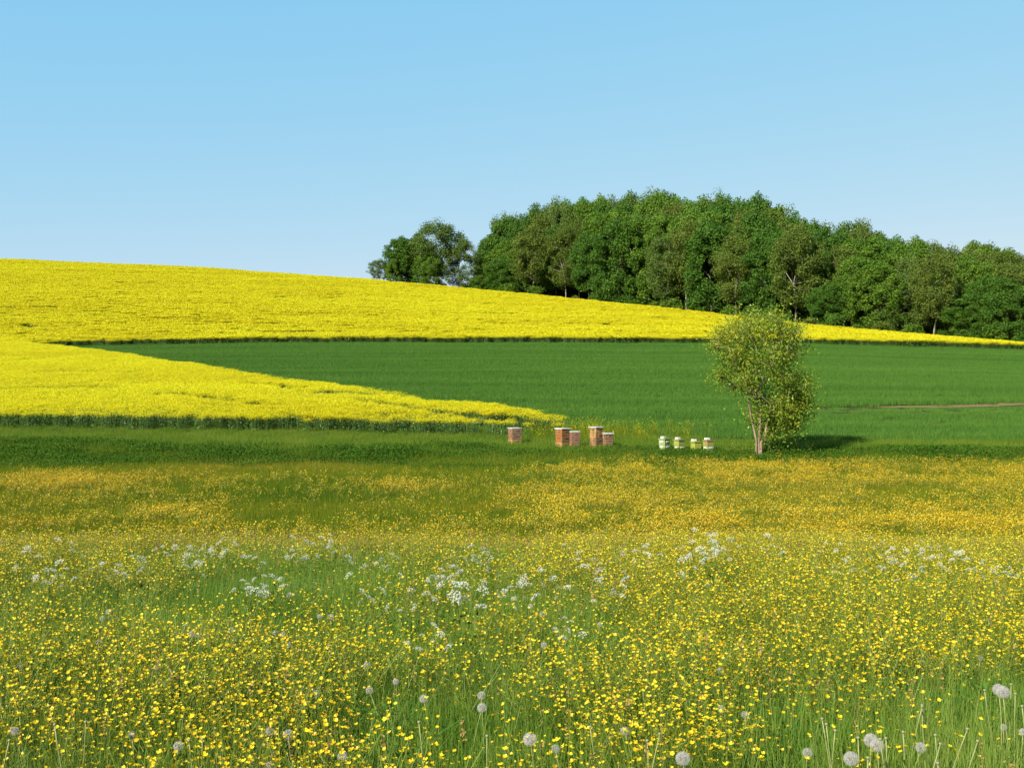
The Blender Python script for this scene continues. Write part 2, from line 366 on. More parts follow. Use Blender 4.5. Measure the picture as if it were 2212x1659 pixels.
X, Y = grid_pts(rng, -14, 14, 2.6, 18.5, .068); k = np.abs(X) < .5*Y + 2.2; X, Y = X[k], Y[k]
k = rng.random(len(X)) < near_density(X, Y)*1.7; X, Y = X[k], Y[k]
# the nearest ones in view become things of their own
order = np.argsort(Y); U, R_ = uv_of(X, Y, H(X, Y) + .36)
vis = (U > 10) & (U < 2200) & (R_ < 1640) & (Y > 3.2)
own = order[vis[order]][:300]; mask = np.ones(len(X), bool); mask[own] = False
scatter('buttercups', rng, X[mask], Y[mask], pr, 'countless small glossy yellow buttercups scattered over the foreground meadow', 'flowers', (.8, 1.15))
bc_protos = []
for k in range(8):
    gs, gb = Geo(), Geo(); hb = rng.uniform(.14, .2); fork = np.array([rng.normal()*.015, rng.normal()*.015, hb])
    tube(gs, stemline(rng, (0, 0, 0), fork, .01, 4), .0012, 4, 0, .4, False)
    for q in range(rng.integers(6, 11)):
        tip = fork + np.array([rng.normal()*.06, rng.normal()*.06, rng.uniform(.05, .24)])
        tube(gs, stemline(rng, fork, tip, .012, 5), .0009, 4, 0, .6, False); blossom(rng, gb, tip, rng.uniform(.010, .021))
    for q in range(4):
        th = rng.random()*6.3; e = np.array([math.cos(th), math.sin(th), .5]); s = np.array([-e[1], e[0], 0])
        gs.add([fork, fork+e*.02+s*.004, fork+e*.045, fork+e*.02-s*.004], None, [[0, 1, 2, 3]], 0, .2)
    bc_protos.append((gs.mesh('buttercup_stem', [M['stem']]), gb.mesh('buttercup_blossom', [M['petal']])))
for q, ii in enumerate(own):
    a, b = bc_protos[q % 8]
    t = thing('buttercup', 'small yellow buttercup on a thin branching stem in the foreground grass', 'buttercup', (X[ii], Y[ii], float(H(X[ii], Y[ii]))), rng.random()*6.28, 'nearest buttercups in the meadow')
    t.scale = (1, 1, rng.uniform(.85, 1.15)); link('stem', a, t); link('blossom', b, t)

def far_density(X, Y):
    U, R = uv_of(X, Y, H(X, Y) + .36)
    n = fbm(X/1.2, Y/2.2, 51, 3); n2 = fbm(X/5, Y/3.5, 61, 2)
    D = np.clip((n - .22)*2.0, 0, 1) * np.clip((n2 - .2)*2.0, .3, 1)
    right = sstep(1020, 1350, U)
    D0 = .11 + .5*right
    D0 = D0 + .75*np.exp(-((R-1040)/22)**2 - ((U-120)/230)**2) + .5*np.exp(-((R-1105)/14)**2 - ((U-420)/160)**2)
    D0 = D0 + .6*np.exp(-((R-1130)/16)**2) * (.4 + .6*sstep(700, 950, U)) + .35*np.exp(-((R-1045)/14)**2 - ((U-860)/120)**2)
    D = D * D0 * (1 - sstep(37. + right*5.5, 42.6 + right*2.6, Y + 2.5*(n2 - .5)))
    return D
X, Y = grid_pts(rng, -34, 34, 18, 46.5, .078); k = np.abs(X) < .5*Y + 3; X, Y = X[k], Y[k]
k = rng.random(len(X)) < far_density(X, Y)*.95; X, Y = X[k], Y[k]
scatter('far_buttercups', rng, X, Y, prf, 'golden haze of buttercups over the hollow of the meadow', 'flowers', (.85, 1.2))

# tan and reddish seed heads standing above the grass
pr = []
for k in range(6):
    g = Geo(); h = rng.uniform(.38, .5)
    tube(g, stemline(rng, (0, 0, 0), (rng.normal()*.03, rng.normal()*.03, h), .02, 5), .0009, 3, 1, .9, False)
    P = np.stack([rng.normal(size=24)*.005, rng.normal(size=24)*.005, h - rng.random(24)*.10], 1)
    V, Qd, R = leafquads(rng, P, .012, .5); g.add(V, None, Qd, 0, R); pr.append(g.mesh('seed_head', [M['seed'], M['grass']]))
X, Y = grid_pts(rng, -16, 16, 3, 17.5, .2); k = np.abs(X) < .5*Y + 2.5; X, Y = X[k], Y[k]
U, R_ = uv_of(X, Y, H(X, Y)+.4); D = np.clip((fbm(X/1.4, Y/1.4, 71) - .48)*3, 0, .45) + 2.2*sstep(1210, 1168, R_)*(.4 + .6*sstep(.4, .6, fbm(X/2, Y/2, 75)))
k = rng.random(len(X)) < D; X, Y = X[k], Y[k]
X2, Y2 = grid_pts(rng, -30, 30, 20, 44, .34); k = np.abs(X2) < .5*Y2 + 2.5; X2, Y2 = X2[k], Y2[k]
k = rng.random(len(X2)) < np.clip((fbm(X2/4, Y2/3, 77) - .38)*3, .1, .8); X, Y = np.concatenate([X, X2[k]]), np.concatenate([Y, Y2[k]])
scatter('meadow_seed_heads', rng, X, Y, pr, 'tan and reddish grass and sorrel seed heads above the meadow', 'grass', (.8, 1.2))

# rough verge in front of and around the hives
pr = []
for k in range(5):
    g = Geo(); blades(rng, g, 230, .9, .9, .15, .42, .010, .6, segs=2)
    n = 150; P = np.stack([rng.uniform(-.45, .45, n), rng.uniform(-.45, .45, n), rng.uniform(.05, .34, n)], 1)
    V, Qd, R = leafquads(rng, P, .07, .6, .6); g.add(V, None, Qd, 1, R); pr.append(g.mesh('verge_patch', [M['verge'], M['leafy']]))
X, Y = grid_pts(rng, -44, 44, 42.4, 48.4, .40); k = np.abs(X) < .53*Y + 7
n = fbm(X/2.5, Y/1.2, 81); sY = (.35 + 1.15*n) * (1 + .25*sstep(1.2, 0, np.abs(Y - 46.2))); m = fbm(X/3.5, X*0 + 2, 83); k &= (Y < 46.9 + 2.2*m*n + .3) & (Y > 45.2 - 3.6*m) & (rng.random(len(X)) < .5 + n); X, Y, sY = X[k], Y[k], sY[k]
scatter('verge_grass', rng, X, Y, pr, 'dark green rough grass and weeds on the bank below the fields', 'grass', sY)
pr = []
for k in range(4):
    g = Geo(); blades(rng, g, 300, .9, .9, .12, .34, .010, .5, segs=2); blades(rng, g, 30, .9, .9, .3, .5, .008, .4, rr=(.6, 1), segs=2)
    pr.append(g.mesh('strip_patch', [M['strip']]))
X, Y = grid_pts(rng, -44, 44, 43.0, 57, .46); k = (np.abs(X) < .53*Y + 7) & ~((X > 9) & (Y > 51.2)); X, Y = X[k], Y[k]
scatter('strip_grass', rng, X, Y, pr, 'lighter green grass strip around and behind the bee hives', 'grass', np.interp(Y, [43, 46, 48, 49.5, 52, 57], [.8, 1.1, 1.15, .9, .6, .5]) * rng.uniform(.85, 1.15, len(X)))
# straggling yellow-green stalks behind the hives
pr = []
for k in range(4):
    g = Geo(); blades(rng, g, 34, .6, .6, .45, .95, .012, .25, rr=(.5, 1), segs=2)
    n = 17; P = np.stack([rng.uniform(-.3, .3, n), rng.uniform(-.3, .3, n), rng.uniform(.45, .9, n)], 1)
    V, Qd, R = leafquads(rng, P, .045, .8); g.add(V, None, Qd, 1, R); pr.append(g.mesh('stalks', [M['grass_far'], M['rape']]))
X, Y = grid_pts(rng, 1, 14, 50, 56, .42); U = CU + F*X/Y
k = rng.random(len(X)) < np.interp(U, [1150, 1300, 1420, 1560], [.85, .7, .3, .0]) * sstep(50.2, 52, Y); X, Y = X[k], Y[k]
scatter('tall_stalks', rng, X, Y, pr, 'tall straggling yellow-flecked stalks behind the bee hives', 'weeds', (.5, .85))

# oilseed rape -------------------------------------------------------
def rape_patch(rng, size, nplant, ncl, q, hh=1.12, far=False):
    g = Geo(); bx = rng.uniform(-size/2, size/2, nplant); by = rng.uniform(-size/2, size/2, nplant)
    P = []
    for x, y in zip(bx, by):
        h = hh * (rng.uniform(.93, 1.03) if far else rng.uniform(.87, 1.03))
        if not far: tube(g, [(x, y, 0), (x + rng.normal()*.04, y + rng.normal()*.04, h*.8)], .006, 3, 1, rng.random(), False)
        m = ncl; c = np.stack([x + rng.normal(size=m)*.14, y + rng.normal(size=m)*.14, h - np.abs(rng.normal(size=m))*.11], 1)
        P.append(c)
    P = np.concatenate(P); ex = rng.normal(size=(len(P), 3))*.02
    V, Qd, R = leafquads(rng, P + ex, q, .85, .2); g.add(V, None, Qd, 0, R)
    n = int(nplant * (5 if not far else 3)); P = np.stack([rng.uniform(-size/2, size/2, n), rng.uniform(-size/2, size/2, n), rng.uniform(.1, hh*(.7 if far else .82), n)], 1)
    V, Qd, R = leafquads(rng, P, .13 if not far else .2, .4); g.add(V, None, Qd, 1, R)
    return g.mesh('rape_patch', [M['rape'], M['rape_green']])
prn = [rape_patch(rng, 1.3, 62, 42, .042) for k in range(5)]
prw = [rape_patch(rng, .8, 24, 42, .040, hh=1.05) for k in range(6)]
prs = [rape_patch(rng, .8, 19, 20, .040, hh=1.02) for k in range(4)]     # thinner flowering
prr = [rape_patch(rng, 2.8, 190, 9, .115, far=True) for k in range(6)]
WB = np.array([(-130, 230.), (-96, 186), (-61.5, 143), (-37, 107), (-17.5, 79), (-6, 65.), (-1, 59.6), (3.2, 55.)])   # back boundary of the lower rape
def in_wedge(X, Y):
    yb = np.interp(X, WB[:, 0], WB[:, 1]) + (fbm(X/3, X*0, 91) - .5)*.9
    yf = np.interp(X, [-60, -22, -9, 2, 6], [54.6, 54.2, 53.8, 53.2, 53.8])
    return (Y < yb) & (Y > yf) & (X < 3.4)
X, Y = grid_pts(rng, -75, 6, 53, 150, .60, .45); k = in_wedge(X, Y) & (np.abs(X) < .56*Y + 6) & (Y < 150)
X, Y = X[k], Y[k]
# gaps and thin streaks that follow the drilling lines, parallel to the back boundary
yb = np.interp(X, WB[:, 0], WB[:, 1]); yf = 54.; t = (Y - yf)/(yb - yf + .1)
lane = np.zeros(len(X))
def streak(pts, w0, w1, am):
    """a thin gap in the crop through the places seen at these directions"""
    q = []
    for u_, r_ in pts:
        Ys = np.linspace(53, 150, 900); Xs = (u_-CU)/F*Ys; rr = CV + F*(EYE - H(Xs, Ys) - .85)/Ys; kk = int(np.argmin(np.abs(rr - r_))); q.append((Xs[kk], Ys[kk]))
    q = np.array(sorted(q)); d = Y - np.interp(X, q[:, 0], q[:, 1]) - .5*np.sin(X/1.7); w = np.interp(X, q[[0, -1], 0], [w0, w1])
    return am*np.exp(-(d/w)**4) * (X > q[0, 0] - 1) * (X < q[-1, 0] + 1.5)
for pts, w0, w1, am in (([(760, 866), (855, 876), (950, 885), (1050, 893), (1150, 903), (1200, 909)], .7, 1.15, .95), ([(365, 851), (470, 862), (585, 873)], .9, .9, .85), ([(546, 829), (629, 836)], 1.2, 1.2, .9), ([(0, 841), (110, 838), (219, 836)], 1.2, .9, .6), ([(707, 846), (820, 854), (926, 861)], 1.1, 1., .85), ([(600, 895), (720, 900), (830, 904)], .5, .5, .6), ([(130, 800), (260, 808)], 1.5, 1.2, .5)):
    lane = np.maximum(lane, streak(pts, w0, w1, am))
lane = np.clip(lane, 0, 1) * (.55 + .7*fbm(X/3, Y/2, 94))
k = rng.random(len(X)) > lane * .9; s_ = .86 + .2*fbm(X/4, Y/4, 93) - .22*lane; s_ *= .8 + .2*sstep(0, 5, t*(yb-yf)+1.5)*sstep(4, -3, X)
thin = (fbm(X/3.2, Y/6, 92) + .25*lane + rng.normal(size=len(X))*.08) > .53
for nm, kk, pp, lb in (('lower_rape_crop', k & ~thin, prw, 'bright yellow flowering rape in the lower field wedge on the left'), ('thin_rape_crop', k & thin, prs, 'thinner greenish patches of rape in the lower field wedge')):
    scatter(nm, rng, X[kk], Y[kk], pp, lb, 'rape crop', s_[kk])
X, Y = grid_pts(rng, -215, 150, 149.6, 352, 1.9, .45); U = CU + F*X/Y; yc = crest_y(U)
k = (np.abs(X) < .56*Y + 8) & (Y < yc + 2.5) & (Y > 150.2 + (fbm(X/5, X*0, 95) - .5)*2.4)
X, Y, U = X[k], Y[k], U[k]
lane = np.zeros(len(X))
for yy, am in ((172, .15), (196, .3), (222, .22), (250, .15)): lane += am*np.exp(-((Y - yy - X*.02 - 2*np.sin(X/31))/1.1)**2)
lane *= sstep(.35, .6, fbm(X/22, Y/8, 97))
k = rng.random(len(X)) > lane; s = .90 + .10*fbm(X/9, Y/9, 99)
scatter('upper_rape_crop', rng, X[k], Y[k], prr, 'bright yellow flowering rape covering the upper hillside', 'rape crop', s[k])
# dense detailed front rows of the upper field
X, Y = grid_pts(rng, -95, 95, 149.2, 153.5, .7, .45); k = (np.abs(X) < .56*Y + 8); X, Y = X[k], Y[k]; k = Y > 149.8 + (fbm(X/3, X*0, 95) - .5)*1.6
scatter('rape_field_edge', rng, X[k], Y[k], prn, 'yellow rape with dark stems along the edge above the green field', 'rape crop', (.8, 1.02))
# connecting rape left of the green field
X, Y = grid_pts(rng, -100, -50, 120, 152, 1.0, .42); k = (X < np.interp(Y, [100, 143, 150], [-90, -64, -66])) & (np.abs(X) < .56*Y+6) & (Y > 143); X, Y = X[k], Y[k]
scatter('rape_corner', rng, X, Y, prn, 'yellow rape joining the two fields at the far left', 'rape crop', (.8, 1.0))

# young cereal -------------------------------------------------------
pr = []
for k in range(6):
    g = Geo(); blades(rng, g, 420, 1.5, 1.5, .16, .34, .014, .5, segs=2); pr.append(g.mesh('cereal_patch', [M['cereal']]))
X, Y = grid_pts(rng, -75, 100, 50.5, 151, .95, .45)
k = (np.abs(X) < .55*Y + 6) & (Y > np.interp(X, [-20, 4, 8, 14, 40], [50, 56.5, 53.5, 50.8, 50.4]) + (fbm(X/2, X*0, 101)-.5)*1.4)
yb = np.where(X < 3.6, np.interp(X, WB[:, 0], WB[:, 1]), 0); k &= (Y > yb - .6)
dt = Y - (track_y(X) - .9); gap = (X > 17.5) & (dt > -np.interp(X, [17.5, 22, 28, 60], [.2, .8, 1.8, 2.2])) & (dt < np.interp(X, [17.5, 24, 60], [.2, .8, 1.2]))
k &= ~gap; X, Y = X[k], Y[k]; dt = Y - (track_y(X) - .9)
s = .8 + .35*fbm(X/9, Y/1.6, 103); s *= 1 - .3*(np.abs(np.abs((Y - .12*X) % 16 - 8) - .9) < .3)
s = s * np.where((X > 17) & (dt > 0) & (dt < 2.4), 1.45, 1) * np.where((X > 17) & (dt < 0) & (dt > -5), .62, 1)
scatter('cereal_crop', rng, X, Y, pr, 'even deep green young cereal crop across the middle field', 'cereal crop', s)

# ------------------------------------------------------------------ trees
def skeleton(rng, tips, base_pts, r_tip, p=2.1, bow=.05):
    """connect tip points to a growing node set; returns list of polylines with radii"""
    nodes = [np.array(b, float) for b in base_pts]; par = [-1] + list(range(len(base_pts)-1)); tipsid = []
    top = nodes[-1]; order = np.argsort(np.linalg.norm(tips - nodes[-1], axis=1))
    for ii in order:
        t = tips[ii]; A = np.array(nodes); d = t - A; dist = np.linalg.norm(d, axis=1)
        down = np.maximum(0, A[:, 2] - t[2] + .12*dist); cost = dist + 1.6*down
        cost[:max(0, len(base_pts)-3)] += 1e3 if len(base_pts) > 3 else 0
        j = int(np.argmin(cost)); L = dist[j]; ns = max(1, int(L / (.16 * (tips[:, 2].max())))); cur = j
        off = rng.normal(size=3) * L * bow
        for k in range(1, ns + 1):
            f = k / ns; pnt = nodes[j] + (t - nodes[j])*f + off*math.sin(f*PI); pnt[2] += L*.06*math.sin(f*PI)
            nodes.append(pnt); par.append(cur); cur = len(nodes) - 1
        tipsid.append(cur)
    n = len(nodes); w = np.zeros(n); kids = [[] for _ in range(n)]
    for i in range(n):
        if par[i] >= 0: kids[par[i]].append(i)
    for i in range(n-1, -1, -1):
        if not kids[i]: w[i] = r_tip**p
        if par[i] >= 0: w[par[i]] += w[i]
    return np.array(nodes), par, kids, w**(1/p)
def branches(g, sk, rmin, sides=6, rmax=1e9, m=0, flare=1.0):
    P, par, kids, r = sk; r = np.minimum(r, rmax); start = [(0, None)]; done = []
    while start:
        i, pr_ = start.pop(); line = [i] if pr_ is None else [pr_, i]
        while kids[i]:
            ks = sorted(kids[i], key=lambda q: -r[q]); 
            for q in ks[1:]: start.append((q, i))
            i = ks[0]; line.append(i)
        if r[line[1] if len(line) > 1 else 0] < rmin: continue
        rr = r[line].copy()
        if pr_ is not None: rr[0] = min(rr[0], rr[1]*1.15)
        elif flare != 1: rr[0] *= flare
        ln = [q for q in range(len(line)) if rr[q] >= rmin*.5]
        if len(ln) < 2: continue
        tube(g, P[line][ln], rr[ln], sides if rr[0] > rmin*3 else 4, m, .5)

# forest tree prototypes: 20 m tall, about 11 m wide
FC = {
 'bright green': [(.06, .14, .012), (.115, .22, .018), (.21, .32, .03)],
 'dark green': [(.04, .11, .012), (.078, .175, .016), (.13, .24, .024)],
 'olive brown': [(.07, .12, .015), (.125, .18, .022), (.20, .25, .034)],
 'grey green': [(.07, .13, .020), (.12, .19, .03), (.19, .26, .045)],
}
FM = {k: foliage(k.replace(' ', '_') + '_leaves', v, .22, .35, .6, wr=.55, wn=.3, spec=.12, inst=.22) for k, v in FC.items()}
def forest_proto(seed, kind):
    rng = np.random.default_rng(seed); Ht = 20.
    low = {'bright green': .04, 'dark green': .03, 'olive brown': .30, 'grey green': .07}[kind]
    ncl, nl, sz, rad = {'bright green': (150, 230, .38, 1.35), 'dark green': (150, 240, .38, 1.35), 'olive brown': (150, 140, .33, 1.3), 'grey green': (150, 125, .33, 1.3)}[kind]
    if seed % 10 == 2: low = max(low, .27)
    tips = []
    while len(tips) < ncl:
        z = rng.uniform(low, .985) if rng.random() < .93 else rng.uniform(.6, 1.03); t = (z - low)/(1 - low)
        env = 5.9 * (1 - abs((t - .48)/.53)**2.3)**.5 if abs(t - .48) < .53 else .3
        a = rng.random()*2*PI; r = env * math.sqrt(rng.uniform(.3, 1)) * (1 + .20*math.sin(3*a + seed) + .1*math.sin(7*z*6 + a*2))
        tips.append((r*math.cos(a), r*math.sin(a), z*Ht - rad*.5))
    tips = np.array(tips)
    base = [(0, 0, -.5), (.1, 0, 2.5), (rng.normal()*.25, rng.normal()*.25, 5.5), (rng.normal()*.4, rng.normal()*.4, 9), (rng.normal()*.6, rng.normal()*.6, 13)]
    sk = skeleton(rng, tips, base, .03, 2.3, .03); gt = Geo(); branches(gt, sk, .03, 6, .3, flare=1.4)
    P = []; Oo = []; R = []
    for c in tips:
        rr = rad * rng.uniform(.5, 1.4); n = int(nl * rr/rad); d = rng.normal(size=(n, 3)); d /= np.linalg.norm(d, axis=1, keepdims=True)
        rad_ = rr * (rng.uniform(.1, 1.15, n) ** .6)[:, None] * np.array([1, 1, 1.0]); P.append(c + d*rad_); Oo.append(d)
        R.append(np.clip(rng.random(n)*.8 + rng.normal()*.14, 0, 1))
    P = np.concatenate(P); V, Qd, R = leafquads(rng, P, sz, .75, .35, np.concatenate(Oo)*.8, np.concatenate(R))
    gc = Geo(); gc.add(V, None, Qd, 0, R)
    return gt.mesh('tree_trunk', [M['bark_pale'] if kind in ('olive brown',) else M['bark']], True), gc.mesh('tree_crown', [FM[kind]])
FP = {k: [forest_proto(100 + 10*q + s, k) for s in range(3)] for q, k in enumerate(FC)}
SKY = np.array([(1015, 590), (1035, 560), (1060, 515), (1080, 478), (1110, 460), (1160, 445), (1200, 440), (1250, 432), (1300, 433), (1350, 422), (1390, 424), (1430, 416), (1470, 434), (1520, 428), (1560, 430), (1600, 442), (1635, 430), (1665, 445), (1700, 462), (1740, 475), (1800, 490), (1850, 480), (1885, 498), (1940, 512), (2000, 522), (2050, 530), (2090, 528), (2130, 524), (2175, 535), (2212, 560), (2260, 585)], float)
def skyrow(u): return np.interp(u, SKY[:, 0], SKY[:, 1])
trng = np.random.default_rng(77); forest = []
def plan_tree(u, dy, top, kind, wf, row):
    Y = float(crest_y(u)) + dy; X = (u - CU)/F*Y; z = float(H(X, Y)); zt = EYE + Y*(CV - top)/F
    forest.append(dict(u=u, X=X, Y=Y, z=z, h=zt - z, kind=kind, wf=wf, row=row))
KINDS = list(FC)  # four crown kinds
def pick_kind(u, row):
    ol = .22 + .45*math.exp(-((u-1620)/90)**2) + .4*math.exp(-((u-1850)/60)**2) + .4*math.exp(-((u-2190)/45)**2) + .2*math.exp(-((u-2050)/60)**2)
    dk = .22 + .5*math.exp(-((u-1200)/35)**2) + .35*math.exp(-((u-1760)/50)**2)
    x = trng.random()
    if u < 1150: ol = .04
    if x < ol*.8: return 'olive brown'
    if x < ol*.8 + dk: return 'dark green'
    return 'bright green' if trng.random() < .86 else 'grey green'
u = 1036.
while u < 2262:                                                    # front edge of the wood
    Yb = float(crest_y(u)); base = CV - F*(float(H((u-CU)/F*Yb, Yb)) - EYE)/Yb; s = skyrow(u)
    fr = trng.uniform(.18, .58); k = pick_kind(u, 0); fr = fr*.5 if k == 'olive brown' else fr
    plan_tree(u, trng.uniform(4, 9), s + (base - s)*fr, k, trng.uniform(.85, 1.15), 'front'); u += trng.uniform(38, 72)
u = 1050.
while u < 2262:
    s = skyrow(u); plan_tree(u, trng.uniform(14, 20), s + trng.uniform(18, 55), pick_kind(u, 1), trng.uniform(.8, 1.0), 'second'); u += trng.uniform(36, 56)
u = 1068.
while u < 2262:
    s = skyrow(u); plan_tree(u, trng.uniform(24, 32), s + trng.uniform(4, 20), pick_kind(u, 2), trng.uniform(.75, .95), 'third'); u += trng.uniform(38, 58)
u = 1060.
while u < 2262:
    plan_tree(u, trng.uniform(33, 44), skyrow(u) + trng.uniform(0, 9), pick_kind(u, 3), trng.uniform(.8, 1.0), 'rear'); u += trng.uniform(30, 44)
for u, top, k in ((1088, 470, 'grey green'), (1200, 438, 'grey green'), (1300, 430, 'bright green'), (1430, 414, 'bright green'), (1550, 427, 'grey green'), (1638, 428, 'dark green'), (1690, 446, 'grey green'), (1850, 478, 'grey green'), (1350, 424, 'grey green'), (2120, 524, 'olive brown')):
    plan_tree(u, 36, top, k, .85, 'back')
cnt = {}
for t in sorted(forest, key=lambda t: t['u']):
    key = (t['kind'], t['row']); cnt[key] = cnt.get(key, 0) + 1
    where = {'front': 'along the front edge of the wood', 'second': 'in the second row of the wood', 'third': 'in the third row of the wood', 'rear': 'in the rear row of the wood', 'back': 'rising at the back of the wood'}[t['row']]
    o = thing('forest_tree', f"{ordinal(cnt[key])} {t['kind']} broadleaf tree from the left {where}", 'tree', (t['X'], t['Y'], t['z']), trng.random()*6.28, 'trees of the wood beyond the rape field')
    sz = t['h']/20; sw = sz**.5 * .92 * t['wf']; o.scale = (sw, sw, sz)
    vi = trng.integers(0, 3); vi = 2 if t['row'] == 'third' or (t['row'] == 'second' and vi == 0) else vi
    a, b = FP[t['kind']][vi]; link('trunk', a, o); link('crown', b, o)
# detached group on the skyline left of the wood
for u, top, dy, k, w, lab in ((822, 562, 2, 'grey green', 1.0, 'small pale grey-green tree at the left end of the skyline clump'),
                              (868, 514, 6, 'dark green', 1.1, 'rounded dark green tree on the left of the skyline clump'),
                              (850, 560, 1, 'bright green', .7, 'low bright green tree in front of the skyline clump'),
                              (905, 510, 10, 'dark green', 1.1, 'dark green tree in the middle of the skyline clump'),
                              (942, 481, 6, 'grey green', 1.3, 'tallest tree of the skyline clump with a pale domed crown'),
                              (930, 545, 2, 'bright green', 1.0, 'low green tree at the foot of the tallest skyline tree'),
                              (992, 512, 8, 'grey green', 1.0, 'airy tree with sky showing through at the right of the skyline clump')):
    Y = float(crest_y(u)) + dy; X = (u-CU)/F*Y; z = float(H(X, Y)); h = EYE + Y*(CV - top)/F - z
    o = thing('skyline_tree', lab, 'tree', (X, Y, z), trng.random()*6, 'clump of trees on the skyline'); sw = (h/20)**.6*.95*w; o.scale = (sw, sw, h/20)
    a, b = FP[k][trng.integers(0, 3)]; link('trunk', a, o); link('crown', b, o)
# shrubs at the foot of the wood
def shrub_proto(seed, kind):
    rng = np.random.default_rng(seed); tips = []
    for k in range(26):
        a = rng.random()*6.3; z = rng.uniform(.4, 2.6); r = 1.7*math.sqrt(rng.random())*math.sqrt(max(.1, 1-(z/3.0)**2)); tips.append((r*math.cos(a), r*math.sin(a), z))
    tips = np.array(tips); sk = skeleton(rng, tips, [(0, 0, -.2), (0, 0, .15), (0, 0, .3)], .012); gt = Geo(); branches(gt, sk, .01, 5)
    P = np.concatenate([c + rng.normal(size=(90, 3))*.33 for c in tips]); V, Qd, R = leafquads(rng, P, .26, .7, .4); gc = Geo(); gc.add(V, None, Qd, 0, R)
    return gt.mesh('shrub_stems', [M['bark']]), gc.mesh('shrub_foliage', [FM[kind]])
SP = [shrub_proto(300 + k, kk) for k, kk in enumerate(('bright green', 'dark green', 'olive brown', 'bright green'))]
q = 0; u = 960.  # first the edge row, then a dense inner row that closes the wood underneath
while u < 2240:
    q += 1; Y = float(crest_y(u)) + trng.uniform(2.8, 4.5); X = (u-CU)/F*Y
    o = thing('forest_edge_shrub', f'{ordinal(q)} low leafy shrub from the left at the foot of the wood', 'shrub', (X, Y, float(H(X, Y))), trng.random()*6, 'shrubs at the foot of the wood')
    s = trng.uniform(.6, 1.3); o.scale = (s*1.1, s*1.1, s); a, b = SP[trng.integers(0, 4)]; link('stem', a, o); link('foliage', b, o); u += trng.uniform(36, 84)

q = 0; u = 1030.
while u < 2270:
    q += 1; Y = float(crest_y(u)) + trng.uniform(20, 34); X = (u-CU)/F*Y
    o = thing('forest_shrub', f'{ordinal(q)} shaded shrub from the left under the trees inside the wood', 'shrub', (X, Y, float(H(X, Y))), trng.random()*6, 'undergrowth inside the wood')
    s = trng.uniform(1.5, 2.0); o.scale = (s*1.2, s*1.2, s); a, b = SP[1]; link('stem', a, o); link('foliage', b, o); u += trng.uniform(13, 20)

# the lone tree by the hives ------------------------------------------
TY = 45.7; PX = F/TY; TX = (1637 - CU)/PX; TZ = float(H(TX, TY))
frng = np.random.default_rng(12)
tree = thing('lone_tree', 'lone young multi-stemmed tree with thin yellowish leaves on the bank beside the bee hives', 'tree', (TX, TY, TZ)); tree.scale = (.97, 1.04, 1.04)
tips = []; dens = []
while len(tips) < 290:                                            # crown outline read off the photograph, metres from the foot
    z = frng.uniform(1.0, 5.75)
    xl = np.interp(z, [1.0, 1.8, 2.6, 3.2, 3.8, 4.6, 5.2, 5.6, 5.85], [.1, -.4, -1.1, -1.75, -2.0, -2.05, -1.7, -1.0, .0])
    xr = np.interp(z, [1.0, 1.8, 2.6, 3.2, 3.8, 4.6, 5.2, 5.5, 5.8], [1.7, 2.0, 2.35, 2.35, 2.1, 2.15, 1.85, 1.5, .9])
    c = (xl+xr)/2; hw = (xr-xl)/2; a = frng.random()*2*PI; r = math.sqrt(frng.uniform(.12, 1))
    x = c + hw*r*math.cos(a); y = hw*.85*r*math.sin(a)
    if x < .3 and z < 2.7 and frng.random() < .6: continue
    if z < 1.7 and frng.random() < .45: continue
    tips.append((x, y, z))
tips = np.array(tips)
stems = [([(-.075, 0, -.2), (-.06, 0, .78), (-.17, .05, 1.3), (-.36, .1, 2.2), (-.42, .1, 3.0)], tips[:, 0] < -.3),
         ([(.05, .05, -.2), (.05, .05, .8), (.08, -.05, 1.4), (.09, 0, 2.2), (.17, .1, 3.4)], (tips[:, 0] >= -.3) & (tips[:, 0] < .9)),
         ([(.09, -.06, -.2), (.13, -.06, .7), (.28, -.1, 1.0), (.46, -.1, 1.75), (.6, 0, 2.4)], tips[:, 0] >= .9)]
for base, selm in stems:
    g = Geo(); sk = skeleton(frng, tips[selm], base, .0105, 2.15, .05); branches(g, sk, .007, 8, .115, flare=1.5)
    link('trunk', g.mesh('lone_tree_trunk', [M['bark_tan']], True), tree)
P = []; R = []
for c in tips:
    nb = int(frng.uniform(35, 120) * (1.05 if c[0] > .2 else 1.15)); rr = frng.uniform(.16, .34)
    P.append(c + frng.normal(size=(nb, 3)) * rr * np.array([1, 1, .8])); R.append(np.clip(frng.random(nb)*.75 + .12*(c[2] > 4.3) + frng.normal()*.12, 0, 1))
P = np.concatenate(P); V, Qd, R = leafquads(frng, P, .105, .55, .2, None, np.concatenate(R)); g = Geo(); g.add(V, None, Qd, 0, R)
link('crown', g.mesh('lone_tree_crown', [M['fg_leaf']]), tree)
sel = tips[tips[:, 2] > 4.2]; P = np.concatenate([c + frng.normal(size=(9, 3))*.22 for c in sel])
V, Qd, R = leafquads(frng, P, .075, .5); g = Geo(); g.add(V, None, Qd, 0, R); link('blossom', g.mesh('lone_tree_blossom', [M['catkin']]), tree)
